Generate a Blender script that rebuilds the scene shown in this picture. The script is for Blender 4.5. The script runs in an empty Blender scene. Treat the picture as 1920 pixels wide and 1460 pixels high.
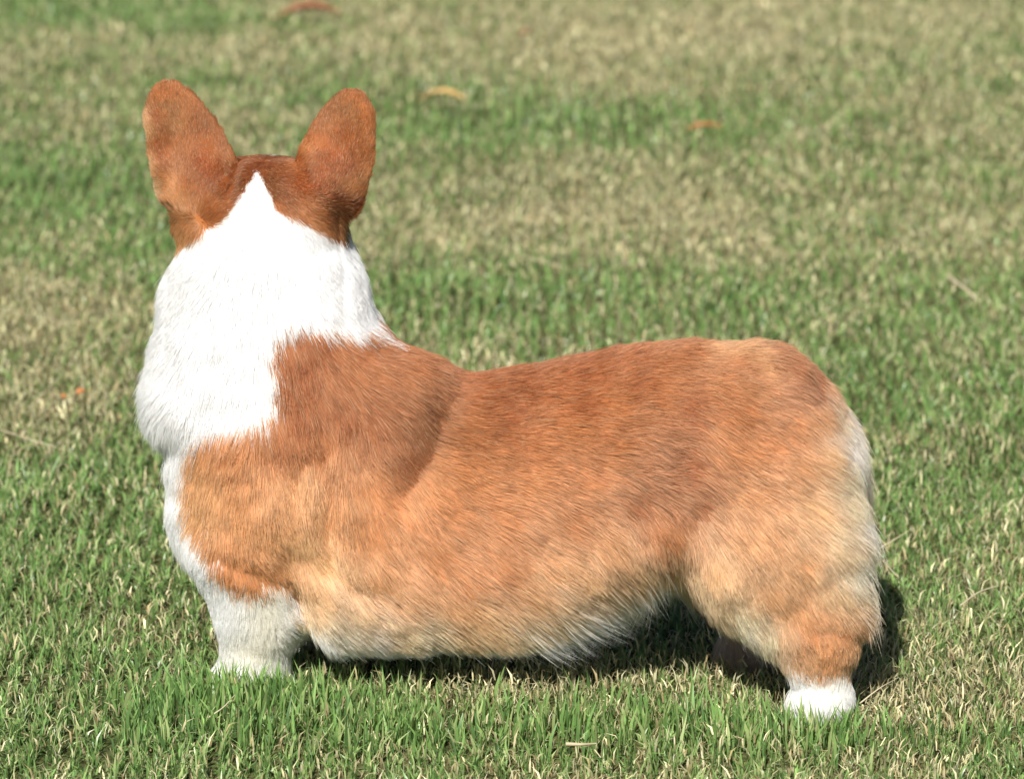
import bpy, math, random
import numpy as np
from mathutils import kdtree, Vector, noise as mnoise

# ------------------------------------------------------------------ camera, light
sc = bpy.context.scene
rng = np.random.default_rng(7)
LENS, W0, H0 = 135.0, 1920.0, 1460.0
FPX = W0 * LENS / 36.0
PITCH = math.radians(16.35)
F = np.array([0, math.cos(PITCH), -math.sin(PITCH)])
U = np.array([0, math.sin(PITCH), math.cos(PITCH)])
R = np.array([1.0, 0, 0])
def ray(px, py):
    d = F * FPX + R * (px - W0 / 2) - U * (py - H0 / 2)
    return d / np.linalg.norm(d)
CAM = -ray(960, 1315) * 3.0
cd = bpy.data.cameras.new('camera'); cam = bpy.data.objects.new('camera', cd)
sc.collection.objects.link(cam); sc.camera = cam
cam.location = CAM; cam.rotation_euler = (math.pi / 2 - PITCH, 0, 0)
cd.lens = LENS; cd.sensor_width = 36.0; cd.sensor_fit = 'HORIZONTAL'
cd.clip_start = 0.05; cd.clip_end = 500
cd.dof.use_dof = True; cd.dof.focus_distance = 2.93; cd.dof.aperture_fstop = 8.0

SUN_EL, SUN_AZ = math.radians(46), math.radians(-16)      # azimuth: 0 = behind the camera, minus = from its left
sdir = np.array([math.sin(SUN_AZ) * math.cos(SUN_EL), -math.cos(SUN_AZ) * math.cos(SUN_EL), math.sin(SUN_EL)])
world = bpy.data.worlds.new('World'); sc.world = world; world.use_nodes = True
wn = world.node_tree; wn.nodes.clear()
sky = wn.nodes.new('ShaderNodeTexSky'); sky.sky_type = 'NISHITA'; sky.sun_disc = False
sky.sun_elevation = SUN_EL; sky.sun_rotation = math.atan2(sdir[0], sdir[1])
bg = wn.nodes.new('ShaderNodeBackground'); bg.inputs['Strength'].default_value = 0.05
wo = wn.nodes.new('ShaderNodeOutputWorld')
wn.links.new(sky.outputs[0], bg.inputs[0]); wn.links.new(bg.outputs[0], wo.inputs[0])
sl = bpy.data.lights.new('sun', 'SUN'); sl.energy = 5.0; sl.angle = math.radians(0.53); sl.color = (1, 0.95, 0.88)
so = bpy.data.objects.new('sun', sl); sc.collection.objects.link(so)
so.rotation_euler = Vector(sdir).to_track_quat('Z', 'Y').to_euler(); so.location = (0, -2, 4)
sc.view_settings.view_transform = 'Standard'; sc.view_settings.look = 'None'
sc.view_settings.exposure = 0.43; sc.view_settings.gamma = 1.0
sc.view_settings.use_curve_mapping = False
sc.render.engine = 'CYCLES'
sc.cycles.max_bounces = 14; sc.cycles.diffuse_bounces = 8; sc.cycles.glossy_bounces = 6
sc.cycles.transmission_bounces = 10; sc.cycles.transparent_max_bounces = 4
sc.cycles.use_denoising = True
try:
    sc.cycles.denoiser = 'OPENIMAGEDENOISE'
except Exception: pass
sc.cycles_curves.shape = 'RIBBONS'; sc.cycles_curves.subdivisions = 2

# ------------------------------------------------------------------ pixel <-> place
def G(px, py, z=0.0):
    d = ray(px, py); return CAM + d * ((z - CAM[2]) / d[2])
def project(P):
    V = P - CAM; D = V @ F
    return W0 / 2 + FPX * (V @ R) / D, H0 / 2 - FPX * (V @ U) / D, D
fs, hs = G(480, 1285), G(1545, 1345)                       # soles of the near fore and hind paw
XL = (hs - fs); XL[2] = 0; XL /= np.linalg.norm(XL)        # dog axis, towards the tail
YL = np.array([-XL[1], XL[0], 0.0])                        # dog's lateral axis, away from the camera
ORG = (fs + hs) / 2 + YL * 0.058
ZL = np.array([0, 0, 1.0])
MAT = np.stack([XL, YL, ZL])                               # rows: local axes in world
SCL = FPX / 3.0
def to_world(p): return p @ MAT + ORG
def L(px, py, yl=0.0):
    """point (local) where the pixel's ray meets the dog's lengthwise plane yl"""
    d = ray(px, py); o = CAM - ORG
    t = (yl - o @ YL) / (d @ YL); q = o + d * t
    return np.array([q @ XL, yl, q[2]])
def smooth01(x): x = np.clip(x, 0, 1); return x * x * (3 - 2 * x)

# ------------------------------------------------------------------ helpers
def material(name):
    m = bpy.data.materials.new(name); m.use_nodes = True
    return m, m.node_tree, m.node_tree.nodes, m.node_tree.links
def link(o, parent=None):
    sc.collection.objects.link(o)
    if parent: o.parent = parent
    return o
def mesh_np(name, V, Fc, mat, parent=None, smooth=True, col=None, nside=None):
    """V (n,3); Fc (m,k) faces of one size"""
    me = bpy.data.meshes.new(name); k = Fc.shape[1]
    me.vertices.add(len(V)); me.vertices.foreach_set('co', np.ascontiguousarray(V, np.float32).ravel())
    me.loops.add(Fc.size); me.loops.foreach_set('vertex_index', np.ascontiguousarray(Fc, np.int32).ravel())
    me.polygons.add(len(Fc)); me.polygons.foreach_set('loop_start', np.arange(0, Fc.size, k, dtype=np.int32))
    me.update(calc_edges=True)
    if smooth: me.polygons.foreach_set('use_smooth', np.ones(len(Fc), bool))
    if col is not None:
        a = me.attributes.new('Col', 'FLOAT_COLOR', 'POINT')
        a.data.foreach_set('color', np.concatenate([col, np.ones((len(col), 1))], 1).astype(np.float32).ravel())
    me.materials.append(mat); me.update()
    return link(bpy.data.objects.new(name, me), parent)
_g = {}
def vnoise(x, y, seed=0):
    """smooth 2-D value noise, vectorised, about -1..1"""
    if seed not in _g: _g[seed] = np.random.default_rng(100 + seed).random((256, 256)) * 2 - 1
    T = _g[seed]; xi = np.floor(x).astype(int); yi = np.floor(y).astype(int)
    fx = smooth01(x - xi); fy = smooth01(y - yi)
    a = T[xi % 256, yi % 256]; b = T[(xi + 1) % 256, yi % 256]; c = T[xi % 256, (yi + 1) % 256]; d = T[(xi + 1) % 256, (yi + 1) % 256]
    return (a * (1 - fx) + b * fx) * (1 - fy) + (c * (1 - fx) + d * fx) * fy
def fbm(x, y, seed=0, oct=3):
    s = 0; a = 1; t = 0
    for i in range(oct):
        s = s + a * vnoise(x * 2**i + 17.3 * i, y * 2**i - 9.1 * i, seed + i); t += a; a *= 0.5
    return s / t

# ------------------------------------------------------------------ lawn
def ground_z(x, y):
    return 0.006 * fbm(x * 3.1, y * 3.1, 3) + 0.004 * fbm(x * 14, y * 14, 8, 2) - 0.002
DRY = [(1120, 400, 420, 55, .55), (1500, 60, 620, 110, .55), (1350, 330, 500, 70, .15), (60, 590, 170, 90, .75), (900, 60, 500, 90, .3), (1600, 470, 420, 70, .25),
       (330, 90, 300, 60, .1), (480, 250, 120, 50, .3), (60, 760, 160, 90, .25), (1750, 1200, 260, 110, .35), (1350, 1290, 420, 50, .25), (1000, 1290, 300, 60, .15),
       (1850, 250, 300, 90, .3), (750, 1300, 120, 40, .1),
       (200, 210, 260, 60, .05), (150, 350, 260, 70, -.4), (900, 560, 460, 60, -.45), (1150, 215, 430, 40, -.1), (200, 30, 300, 40, -.35), (120, 1080, 320, 120, -.5),
       (420, 1380, 420, 90, -.35), (1000, 620, 300, 40, -.3), (1100, 250, 500, 45, -.2), (1750, 1000, 180, 90, -.25), (1650, 700, 200, 90, -.1), (780, 240, 300, 60, -.25)]
def dryness(x, y):
    P = np.stack([x, y, np.zeros_like(x)], -1); px, py, D = project(P)
    d = np.zeros_like(x)
    ok = D > 0.5
    for cx, cy, rx, ry, a in DRY:
        d += np.where(ok, a * np.exp(-(((px - cx) / rx) ** 2 + ((py - cy) / ry) ** 2)), 0)
    n = 0.30 * fbm(x * 2.6 + 5, y * 2.0, 21, 4) + 0.30 * fbm(x * 11, y * 9, 31, 3) + .22 * fbm(x * 34, y * 30, 33, 2)
    far = smooth01((y - 0.3) / 2.6) * 0.04
    return np.clip(0.18 + far + d * 0.85 + n, 0.02, 0.98)

gm, nt, N, K = material('soil_and_thatch')
N.clear()
out = N.new('ShaderNodeOutputMaterial'); bs = N.new('ShaderNodeBsdfPrincipled'); bs.inputs['Roughness'].default_value = 1
bs.inputs['Specular IOR Level'].default_value = .1
tc = N.new('ShaderNodeTexCoord')
n1 = N.new('ShaderNodeTexNoise'); n1.inputs['Scale'].default_value = 220; n1.inputs['Detail'].default_value = 5
n2 = N.new('ShaderNodeTexNoise'); n2.inputs['Scale'].default_value = 2.5; n2.inputs['Detail'].default_value = 6
r1 = N.new('ShaderNodeValToRGB'); e = r1.color_ramp.elements
e[0].position = .35; e[0].color = (.035, .036, .014, 1); e[1].position = .7; e[1].color = (.19, .19, .085, 1)
r2 = N.new('ShaderNodeValToRGB'); e = r2.color_ramp.elements
e[0].position = .35; e[0].color = (.35, .6, .3, 1); e[1].position = .65; e[1].color = (1, 1, .9, 1)
mx = N.new('ShaderNodeMix'); mx.data_type = 'RGBA'; mx.blend_type = 'MULTIPLY'; mx.inputs['Factor'].default_value = .8
bp = N.new('ShaderNodeBump'); bp.inputs['Strength'].default_value = .8; bp.inputs['Distance'].default_value = .004
K.new(tc.outputs['Object'], n1.inputs['Vector']); K.new(tc.outputs['Object'], n2.inputs['Vector'])
K.new(n1.outputs['Fac'], r1.inputs[0]); K.new(n2.outputs['Fac'], r2.inputs[0])
K.new(r1.outputs[0], mx.inputs['A']); K.new(r2.outputs[0], mx.inputs['B']); K.new(mx.outputs['Result'], bs.inputs['Base Color'])
K.new(n1.outputs['Fac'], bp.inputs['Height']); K.new(bp.outputs[0], bs.inputs['Normal']); K.new(bs.outputs[0], out.inputs[0])

def grid_axis(lo, hi, fine_lo, fine_hi, step):
    a = list(np.arange(fine_lo, fine_hi + 1e-6, step)); s = step; v = fine_lo; left = []
    while v > lo: s *= 1.35; v -= s; left.append(max(v, lo))
    s = step; v = fine_hi; right = []
    while v < hi: s *= 1.35; v += s; right.append(min(v, hi))
    return np.array(left[::-1] + a + right)
gx = grid_axis(-300, 300, -1.6, 1.6, .02); gy = grid_axis(-300, 300, -1.0, 4.0, .02)
XX, YY = np.meshgrid(gx, gy, indexing='ij')
near = np.clip(1 - (np.hypot(XX, YY - 1) - 5) / 5, 0, 1)
ZZ = ground_z(XX, YY) * near
nx, ny = XX.shape; idx = np.arange(nx * ny).reshape(nx, ny)
Fq = np.stack([idx[:-1, :-1], idx[1:, :-1], idx[1:, 1:], idx[:-1, 1:]], -1).reshape(-1, 4)
ground = mesh_np('lawn_ground', np.stack([XX, YY, ZZ], -1).reshape(-1, 3), Fq, gm)
ground['kind'] = 'structure'; ground['label'] = 'soil and thatch under the lawn'

# grass material: colour from attribute, translucent blade
def blade_material(name, transl, gloss):
    m, nt, N, K = material(name); N.clear()
    out = N.new('ShaderNodeOutputMaterial'); at = N.new('ShaderNodeAttribute'); at.attribute_name = 'Col'
    bs = N.new('ShaderNodeBsdfPrincipled'); bs.inputs['Roughness'].default_value = gloss
    bs.inputs['Specular IOR Level'].default_value = .5
    tr = N.new('ShaderNodeBsdfTranslucent'); mi = N.new('ShaderNodeMixShader'); mi.inputs[0].default_value = transl
    hs_ = N.new('ShaderNodeHueSaturation'); hs_.inputs['Value'].default_value = 1.5; hs_.inputs['Hue'].default_value = .49
    K.new(at.outputs['Color'], bs.inputs['Base Color']); K.new(at.outputs['Color'], hs_.inputs['Color']); K.new(hs_.outputs[0], tr.inputs['Color'])
    K.new(bs.outputs[0], mi.inputs[1]); K.new(tr.outputs[0], mi.inputs[2]); K.new(mi.outputs[0], out.inputs[0])
    return m
grass_mat = blade_material('grass_blade', .26, .34)
straw_mat = blade_material('dry_straw', .15, .6)

GREEN = np.array([[.155, .28, .08], [.185, .33, .095], [.25, .385, .125], [.11, .21, .065], [.33, .41, .165]])
TAN = np.array([[.58, .52, .29], [.48, .42, .23], [.68, .62, .38], [.38, .30, .15], [.54, .53, .30]])
def scatter(n, region):
    """points in the camera's wedge of lawn (and a margin beside it)"""
    x0, x1, y0, y1 = region
    return rng.uniform(x0, x1, n), rng.uniform(y0, y1, n)
PAWS = []
def blades(name, x, y, length, width, lean, col, tipcol, mat, zoff=0.0):
    n = len(x); az = rng.uniform(0, 2 * np.pi, n); la = rng.uniform(0, 2 * np.pi, n)
    z = ground_z(x, y) + zoff
    B = np.stack([x, y, z], -1)
    wd = np.stack([np.cos(az), np.sin(az), np.zeros(n)], -1)
    ld = np.stack([np.cos(la), np.sin(la), np.zeros(n)], -1)
    up = np.array([0, 0, 1.0])
    th0 = lean * rng.uniform(.1, .7, n); th1 = lean * rng.uniform(.9, 1.8, n)
    d0 = np.sin(th0)[:, None] * ld + np.cos(th0)[:, None] * up
    d1 = np.sin(th1)[:, None] * ld + np.cos(th1)[:, None] * up
    Lh = length[:, None]; w = width[:, None] / 2
    M = B + d0 * Lh * .5; T = M + d1 * Lh * .5
    # slight twist between base and middle
    az2 = az + rng.normal(0, .5, n); wd2 = np.stack([np.cos(az2), np.sin(az2), np.zeros(n)], -1)
    V = np.stack([B - wd * w * .8, B + wd * w * .8, M + wd2 * w, M - wd2 * w, T], 1)      # (n,5,3)
    b = np.arange(n)[:, None] * 5
    tri = np.concatenate([b + [0, 1, 2], b + [0, 2, 3], b + [3, 2, 4]], 1).reshape(-1, 3)
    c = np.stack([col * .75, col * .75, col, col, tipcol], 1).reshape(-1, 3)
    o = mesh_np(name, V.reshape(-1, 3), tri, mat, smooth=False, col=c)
    o['kind'] = 'stuff'; return o
zones = [((-.75, .75, -.62, .55), 98000), ((-1.0, 1.0, .55, 1.6), 56000), ((-1.3, 1.3, 1.6, 3.3), 32000), ((-2.6, 2.6, 3.3, 6), 5000), ((-1.5, -.75, -.9, .55), 24000), ((.75, 1.5, -.9, .55), 24000), ((-.75, .75, -.9, -.62), 24000), ((-2.4, -1.0, .55, 1.6), 14000), ((1.0, 2.4, .55, 1.6), 14000), ((-2.6, -1.3, 1.6, 3.3), 9000), ((1.3, 2.6, 1.6, 3.3), 9000)]
gxs, gys = [], []
for (reg, dens) in zones:
    n = int((reg[1] - reg[0]) * (reg[3] - reg[2]) * dens); a, b = scatter(n, reg); gxs.append(a); gys.append(b)
gx_, gy_ = np.concatenate(gxs), np.concatenate(gys)
# green blades grow in tufts: pull each towards a tuft centre
def tuft(x, y, cell, pull):
    cx = (np.floor(x / cell) + .5 + .45 * vnoise(np.floor(x / cell) * 1.7, np.floor(y / cell) * 2.3, 41)) * cell
    cy = (np.floor(y / cell) + .5 + .45 * vnoise(np.floor(x / cell) * 2.9, np.floor(y / cell) * 1.3, 42)) * cell
    return x + (cx - x) * pull, y + (cy - y) * pull
dr = dryness(gx_, gy_)
isdry = rng.random(len(gx_)) < np.clip((dr - .08) * .95, .05, .93)
g = ~isdry
x, y = tuft(gx_[g], gy_[g], .016, .45); n = len(x); d = dr[g]
farw = 1 + .45 * smooth01((y - .4) / 2.4)
tall = np.clip(fbm(x * 16, y * 16, 51, 2) + .15, 0, 1)
ln = (rng.gamma(3.0, .0021, n) + .0045 + .012 * tall * (1 - .6 * d)) * (1.1 - .35 * d) * farw ** .3
wd = rng.uniform(.0008, .0022, n) * farw
ci = rng.integers(0, 5, n); c = GREEN[ci] * rng.lognormal(0, .22, (n, 1))
c = c * (1 - .4 * d[:, None]) + np.array([.29, .29, .12]) * .4 * d[:, None]
tip = np.where(rng.random((n, 1)) < .28, c * .4 + TAN[2] * .45, c * 1.15)
green_args = (x, y, ln, wd, np.where(rng.random(n) < .45, rng.uniform(.6, 1.35, n), rng.uniform(.1, .6, n)), c, tip)
def dry_set(x2, y2, lo, hi):
    n = len(x2); farw2 = 1 + .45 * smooth01((y2 - .4) / 2.4)
    c2 = TAN[rng.integers(0, 5, n)] * rng.lognormal(-.12, .28, (n, 1))
    return (x2, y2, rng.uniform(lo, hi, n) * farw2 ** .3, rng.uniform(.0007, .0018, n) * farw2, rng.uniform(.3, 1.3, n), c2, c2 * 1.1)
dry_args = dry_set(gx_[isdry], gy_[isdry], .007, .022)
# clippings and dead bits caught between the blades
cl_ = rng.random(len(gx_)) < np.clip(.10 + .42 * dr, 0, 1) * (gy_ < 3.4)
clip_args = dry_set(gx_[cl_] + rng.normal(0, .01, cl_.sum()), gy_[cl_] + rng.normal(0, .01, cl_.sum()), .005, .017)

# ------------------------------------------------------------------ dog: implicit body
STEP = 0.003
ax = np.arange(-.36, .40, STEP, dtype=np.float32); ay = np.arange(-.16, .26, STEP, dtype=np.float32); az_ = np.arange(-.012, .53, STEP, dtype=np.float32)
PX, PY, PZ = np.meshgrid(ax, ay, az_, indexing='ij')
def smin(a, b, k):
    h = np.clip(.5 + .5 * (b - a) / k, 0, 1); return b + (a - b) * h - k * h * (1 - h)
def ellipsoid(c, r, rot=0.0, pitch=0.0):
    x, y, z = PX - c[0], PY - c[1], PZ - c[2]
    if rot: ca, sa = math.cos(rot), math.sin(rot); x, z = ca * x + sa * z, -sa * x + ca * z
    k0 = np.sqrt((x / r[0])**2 + (y / r[1])**2 + (z / r[2])**2) + 1e-6
    k1 = np.sqrt((x / r[0]**2)**2 + (y / r[1]**2)**2 + (z / r[2]**2)**2) + 1e-6
    return k0 * (k0 - 1) / k1
def limb(a, b, r1, r2):
    a = np.asarray(a); ba = np.asarray(b) - a
    x, y, z = PX - a[0], PY - a[1], PZ - a[2]
    h = np.clip((x * ba[0] + y * ba[1] + z * ba[2]) / (ba @ ba), 0, 1)
    return np.sqrt((x - h * ba[0])**2 + (y - h * ba[1])**2 + (z - h * ba[2])**2) - (r1 + (r2 - r1) * h)
def table(xs, ys, sm=.012, lo=-.5, hi=.6):
    g = np.arange(lo, hi, .002); v = np.interp(g, xs, ys); n = max(1, int(sm / .002)); k = np.hanning(2 * n + 3); k /= k.sum()
    p = len(k) // 2; v = np.convolve(np.pad(v, p, mode='edge'), k, 'valid'); return g, v
# torso: px, top, bottom, half width (m); margins of fur removed below
TOR = [(400, 760, 1080, .066), (450, 720, 1120, .076), (500, 672, 1150, .084), (560, 640, 1185, .090), (620, 636, 1206, .093), (700, 650, 1214, .094), (760, 665, 1214, .092),
       (830, 680, 1210, .090), (900, 686, 1204, .089), (1000, 680, 1192, .088), (1100, 660, 1160, .086), (1150, 651, 1128, .085), (1200, 642, 1100, .085), (1250, 637, 1066, .085), (1300, 637, 1055, .084), (1400, 640, 1080, .082),
       (1450, 650, 1080, .078), (1490, 684, 1070, .068), (1540, 745, 1040, .052)]
xs, zc, bb, aa = [], [], [], []
THV = math.radians(18.5)
for (px, t, b, a) in TOR:
    t2, b2 = t + 6, b - 32
    q = L(px, (t2 + b2) / 2); E = (b2 - t2) / 2 / SCL
    xs.append(q[0]); zc.append(q[2]); aa.append(a - .004)
    bb.append(math.sqrt(max(E * E - (a * math.sin(THV))**2, 1e-4)) / math.cos(THV))
gz, tz = table(xs, zc); _, tb = table(xs, bb); _, ta = table(xs, aa)
zc_ = np.interp(PX, gz, tz).astype(np.float32); b_ = np.interp(PX, gz, tb).astype(np.float32); a_ = np.interp(PX, gz, ta).astype(np.float32)
# pear-shaped section: wider low on the ribs
zz = (PZ - zc_) / b_; wid = a_ * (1 - .16 * np.clip(zz, -1, 1) - .05 * np.clip(zz, 0, 1)**2)
pw = 2.0 + .9 * smooth01(-zz * 2.0 + .3); k0 = (np.abs(PY / wid)**pw + np.abs(zz)**pw)**(1 / pw) + 1e-6; k1 = np.sqrt((PY / wid**2)**2 + (zz / b_)**2) + 1e-6
d2 = k0 * (k0 - 1) / k1
x0, x1 = L(470, 900)[0], L(1478, 850)[0]
dxo = np.maximum(x0 - PX, PX - x1)
D = np.sqrt(np.maximum(d2, 0)**2 + np.maximum(dxo, 0)**2) + np.minimum(np.maximum(d2, dxo), 0)
def px_r(v): return v / SCL
# rump and thighs
D = smin(D, ellipsoid(L(1430, 868), (px_r(130), .074, px_r(180))), .03)
for s in (-1, 1):
    yl = .040 * s
    D = smin(D, ellipsoid(L(1455, 950, -.034) * [1, -s, 1], (px_r(135), .042, px_r(190)), .10), .04)
# chest front
D = smin(D, ellipsoid(L(434, 922), (px_r(112), .072, px_r(168)), -.04), .03)
# upper fore limbs
for s in (-1, 1):
    def Q(px, py, yl): q = L(px, py, -yl); q[1] = s * yl; return q
    D = smin(D, ellipsoid(Q(500, 940, .066), (px_r(115), .033, px_r(165))), .022)          # shoulder
    D = smin(D, limb(Q(450, 1030, .060), Q(472, 1130, .058), .037, .030), .016)
    fy = .056; dx = 0 if s < 0 else .012
    a, b, c = Q(478, 1120, fy), Q(477, 1240, fy), Q(474, 1272, fy)
    for q in (a, b, c): q[0] += dx
    D = smin(D, limb(a, b, .0300, .0255), .012)
    D = smin(D, ellipsoid(Q(508, 1150, .056) + [dx, 0, 0], (px_r(38), .022, px_r(52))), .014)   # elbow and feather side
    D = smin(D, ellipsoid(c + [-.003, 0, 0], (.030, .024, .017)), .012)
    PAWS.append(c + [-.003, 0, 0])
    # hind limb
    off = 0 if s < 0 else -.064
    h = [Q(1442, 1030, .042), Q(1512, 1150, .056), Q(1534, 1205, .060), Q(1542, 1290, .060), Q(1542, 1316, .060)]
    for q in h: q[0] += off
    D = smin(D, limb(h[0], h[1], .046, .031), .04); D = smin(D, limb(Q(1500, 1030, .048) + [off, 0, 0], Q(1538, 1150, .054) + [off, 0, 0], .035, .019), .035)
    D = smin(D, limb(h[1], h[2], .0270, .0235), .018)
    D = smin(D, limb(h[2], h[3], .0232, .0210), .014)
    D = smin(D, ellipsoid(h[4] + [-.002, 0, 0], (.0225, .022, .015)), .012)
    PAWS.append(h[4] + [-.004, 0, 0])
# neck and ruff: py, left, right, depth centre, half depth
NK = [(322, 412, 562, .042, .040), (341, 388, 590, .040, .052), (362, 368, 612, .036, .062), (395, 354, 626, .031, .069), (440, 350, 638, .024, .070), (480, 338, 650, .019, .070), (500, 330, 658, .017, .0705), (530, 325, 664, .014, .0715), (560, 322, 668, .011, .0725), (600, 318, 676, .008, .0745), (650, 310, 684, .004, .077),
      (700, 304, 688, .001, .079), (750, 309, 680, .0, .080), (800, 334, 660, .0, .078), (850, 356, 620, .0, .068), (900, 385, 600, .0, .062)]
zs, cx_, hw_, cy_, hd_ = [], [], [], [], []
for (py, l, r, cy, hd) in NK[::-1]:
    ql, qr = L(l, py, cy), L(r, py, cy); zs.append(ql[2]); cx_.append((ql[0] + qr[0]) / 2); hw_.append((qr[0] - ql[0]) / 2); cy_.append(cy); hd_.append(hd)
def tb_(v, sm=.01): g, t = table(zs, v, sm, -.1, .7); return np.interp(PZ, g, t).astype(np.float32)
ncx, nhw, ncy, nhd = tb_(cx_), tb_(hw_), tb_(cy_), tb_(hd_)
u, v = (PX - ncx), (PY - ncy)
k0 = np.sqrt((u / nhw)**2 + (v / nhd)**2) + 1e-6; k1 = np.sqrt((u / nhw**2)**2 + (v / nhd**2)**2) + 1e-6
d2 = k0 * (k0 - 1) / k1; z0, z1 = zs[0], zs[-1]
dz = np.maximum(z0 + .02 - PZ, PZ - z1)
N_ = np.sqrt(np.maximum(d2, 0)**2 + np.maximum(dz, 0)**2) + np.minimum(np.maximum(d2, dz), 0)
D = smin(D, N_, .028)
# ruff apron over the breast
D = smin(D, ellipsoid(L(394, 726), (px_r(71), .055, px_r(84))), .02)
# skull, muzzle
def HL(px, py, y): q = L(px, py, .03); q[1] = y; return q
D = smin(D, ellipsoid(HL(486, 392, .036), (px_r(140), .064, px_r(88))), .018)
D = smin(D, ellipsoid(HL(486, 440, .050), (px_r(128), .060, px_r(80))), .02)
D = smin(D, limb(HL(486, 425, .09), HL(486, 438, .165), .033, .019), .02)
# ears
def ear(base, tip, prof, y0, ytip, curve, yaw):
    global D
    a, b = L(*base, y0), L(*tip, ytip)
    axis = b - a; Le = np.linalg.norm(axis); axis /= Le
    wdir = np.cross([0, 1, 0], axis); wdir /= np.linalg.norm(wdir)
    wdir = wdir * math.cos(yaw) + np.array([0, 1, 0]) * math.sin(yaw)
    wdir -= axis * (wdir @ axis); wdir /= np.linalg.norm(wdir)
    nd = np.cross(axis, wdir); nd *= np.sign(nd[1])
    x, y, z = PX - a[0], PY - a[1], PZ - a[2]
    t = x * axis[0] + y * axis[1] + z * axis[2]; w = x * wdir[0] + y * wdir[1] + z * wdir[2]; dn = x * nd[0] + y * nd[1] + z * nd[2]
    T = t / Le; tt = np.linspace(-.3, 1, 200)
    ph = np.interp(tt, [p[0] for p in prof], [p[1] for p in prof])
    hw = np.interp(T, tt, ph).astype(np.float32) * 1.06 / SCL
    hw = np.where(T > 1, 1e-3, hw)
    th = np.interp(T, [-.2, .15, .4, 1], [.017, .0105, .0060, .0036]).astype(np.float32)
    dn = dn - curve * w * w
    k0 = np.sqrt((w / hw)**2 + (dn / th)**2) + 1e-6; k1 = np.sqrt((w / hw**2)**2 + (dn / th**2)**2) + 1e-6
    d = k0 * (k0 - 1) / k1
    d = np.maximum(d, (T - .995) * Le); d = np.maximum(d, (-.25 - T) * Le)
    # bulging base of the ear
    D = smin(D, d, .014)
    D = smin(D, ellipsoid(a + axis * .012 + [0, .006, 0], (px_r(52), .026, px_r(46))), .016)
def prof(p, cap=.90):
    """close the tip with a round end"""
    out_ = [q for q in p if q[0] < cap]; r = np.interp(cap, [q[0] for q in p], [q[1] for q in p])
    for k in range(9):
        s = k / 8; out_.append((cap + (1 - cap) * s, r * math.sqrt(max(1 - s * s, .0))))
    return out_
ear((378, 372), (304, 155), [(-.3, 50), (0, 66), (.2, 74), (.33, 76), (.40, 75), (.54, 70), (.68, 62), (.81, 52), (.88, 44), (.93, 35), (.97, 25), (1, 8)], .022, .046, 11.0, .10)
ear((596, 372), (671, 170), [(-.3, 50), (0, 64), (.2, 69), (.40, 71), (.507, 67), (.655, 60), (.80, 49), (.88, 41), (.93, 33), (.97, 24), (1, 8)], .022, .046, 11.0, -.12)

# muscles and folds, in the pattern coordinates
def pattern(P):
    """where a point of the coat shows in the photograph; the far side mirrors the near side"""
    y0 = .045 * smooth01((P[..., 2] - .30) / .06)
    Q = P.copy(); Q[..., 1] = y0 - np.abs(P[..., 1] - y0)
    px, py, _ = project(to_world(Q)); return px, py
FOLD = [(700, 730, 110, 120, .35, .0085), (838, 805, 58, 90, .35, -.0085), (770, 900, 40, 60, .7, -.004), (560, 880, 32, 80, .35, -.0045), (515, 960, 40, 80, .2, .005), (612, 930, 17, 90, -.05, -.0045), (582, 900, 20, 80, 0, .002), (648, 930, 24, 80, -.1, .003),
        (1320, 920, 90, 120, -.5, -.0045), (1220, 1010, 60, 50, -.3, .003), (1545, 1168, 60, 14, .15, -.001), (1420, 700, 70, 16, .2, -.003),
        (640, 1080, 130, 26, .45, -.004), (560, 1120, 12, 50, -.4, -.008), (1120, 800, 200, 60, -.15, .004), (980, 760, 120, 30, -.1, -.003), (455, 1055, 60, 16, .5, -.003)]
HEADFOLD = [(441, 330, 10, 42, .25, -.0065), (385, 350, 42, 40, 0, .004), (604, 368, 42, 38, 0, .004), (645, 425, 12, 42, -.25, -.004), (316, 404, 12, 14, 0, -.006), (560, 400, 14, 34, -.7, -.003), (552, 305, 9, 26, -.3, -.003)]
def fold(px, py, lst=None):
    s = 0
    for cx, cy, rx, ry, rot, a in (lst or FOLD):
        ca, sa = math.cos(rot), math.sin(rot); dx, dy = px - cx, py - cy
        s = s + a * np.exp(-((ca * dx + sa * dy) / rx)**2 - ((-sa * dx + ca * dy) / ry)**2)
    return s
band = np.abs(D) < .03
P = np.stack([PX[band], PY[band], PZ[band]], -1).astype(np.float64)
fx, fy = pattern(P)
body_w = 1 - smooth01((P[:, 2] - .30) / .04)
D = D.astype(np.float32); D[band] -= (1.3 * fold(fx, fy) * body_w + fold(fx, fy, HEADFOLD) * (1 - body_w) * (P[:, 1] < .06) + .0010 * fbm(fx / 45, fy / 45, 61, 2) * body_w).astype(np.float32)

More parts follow.
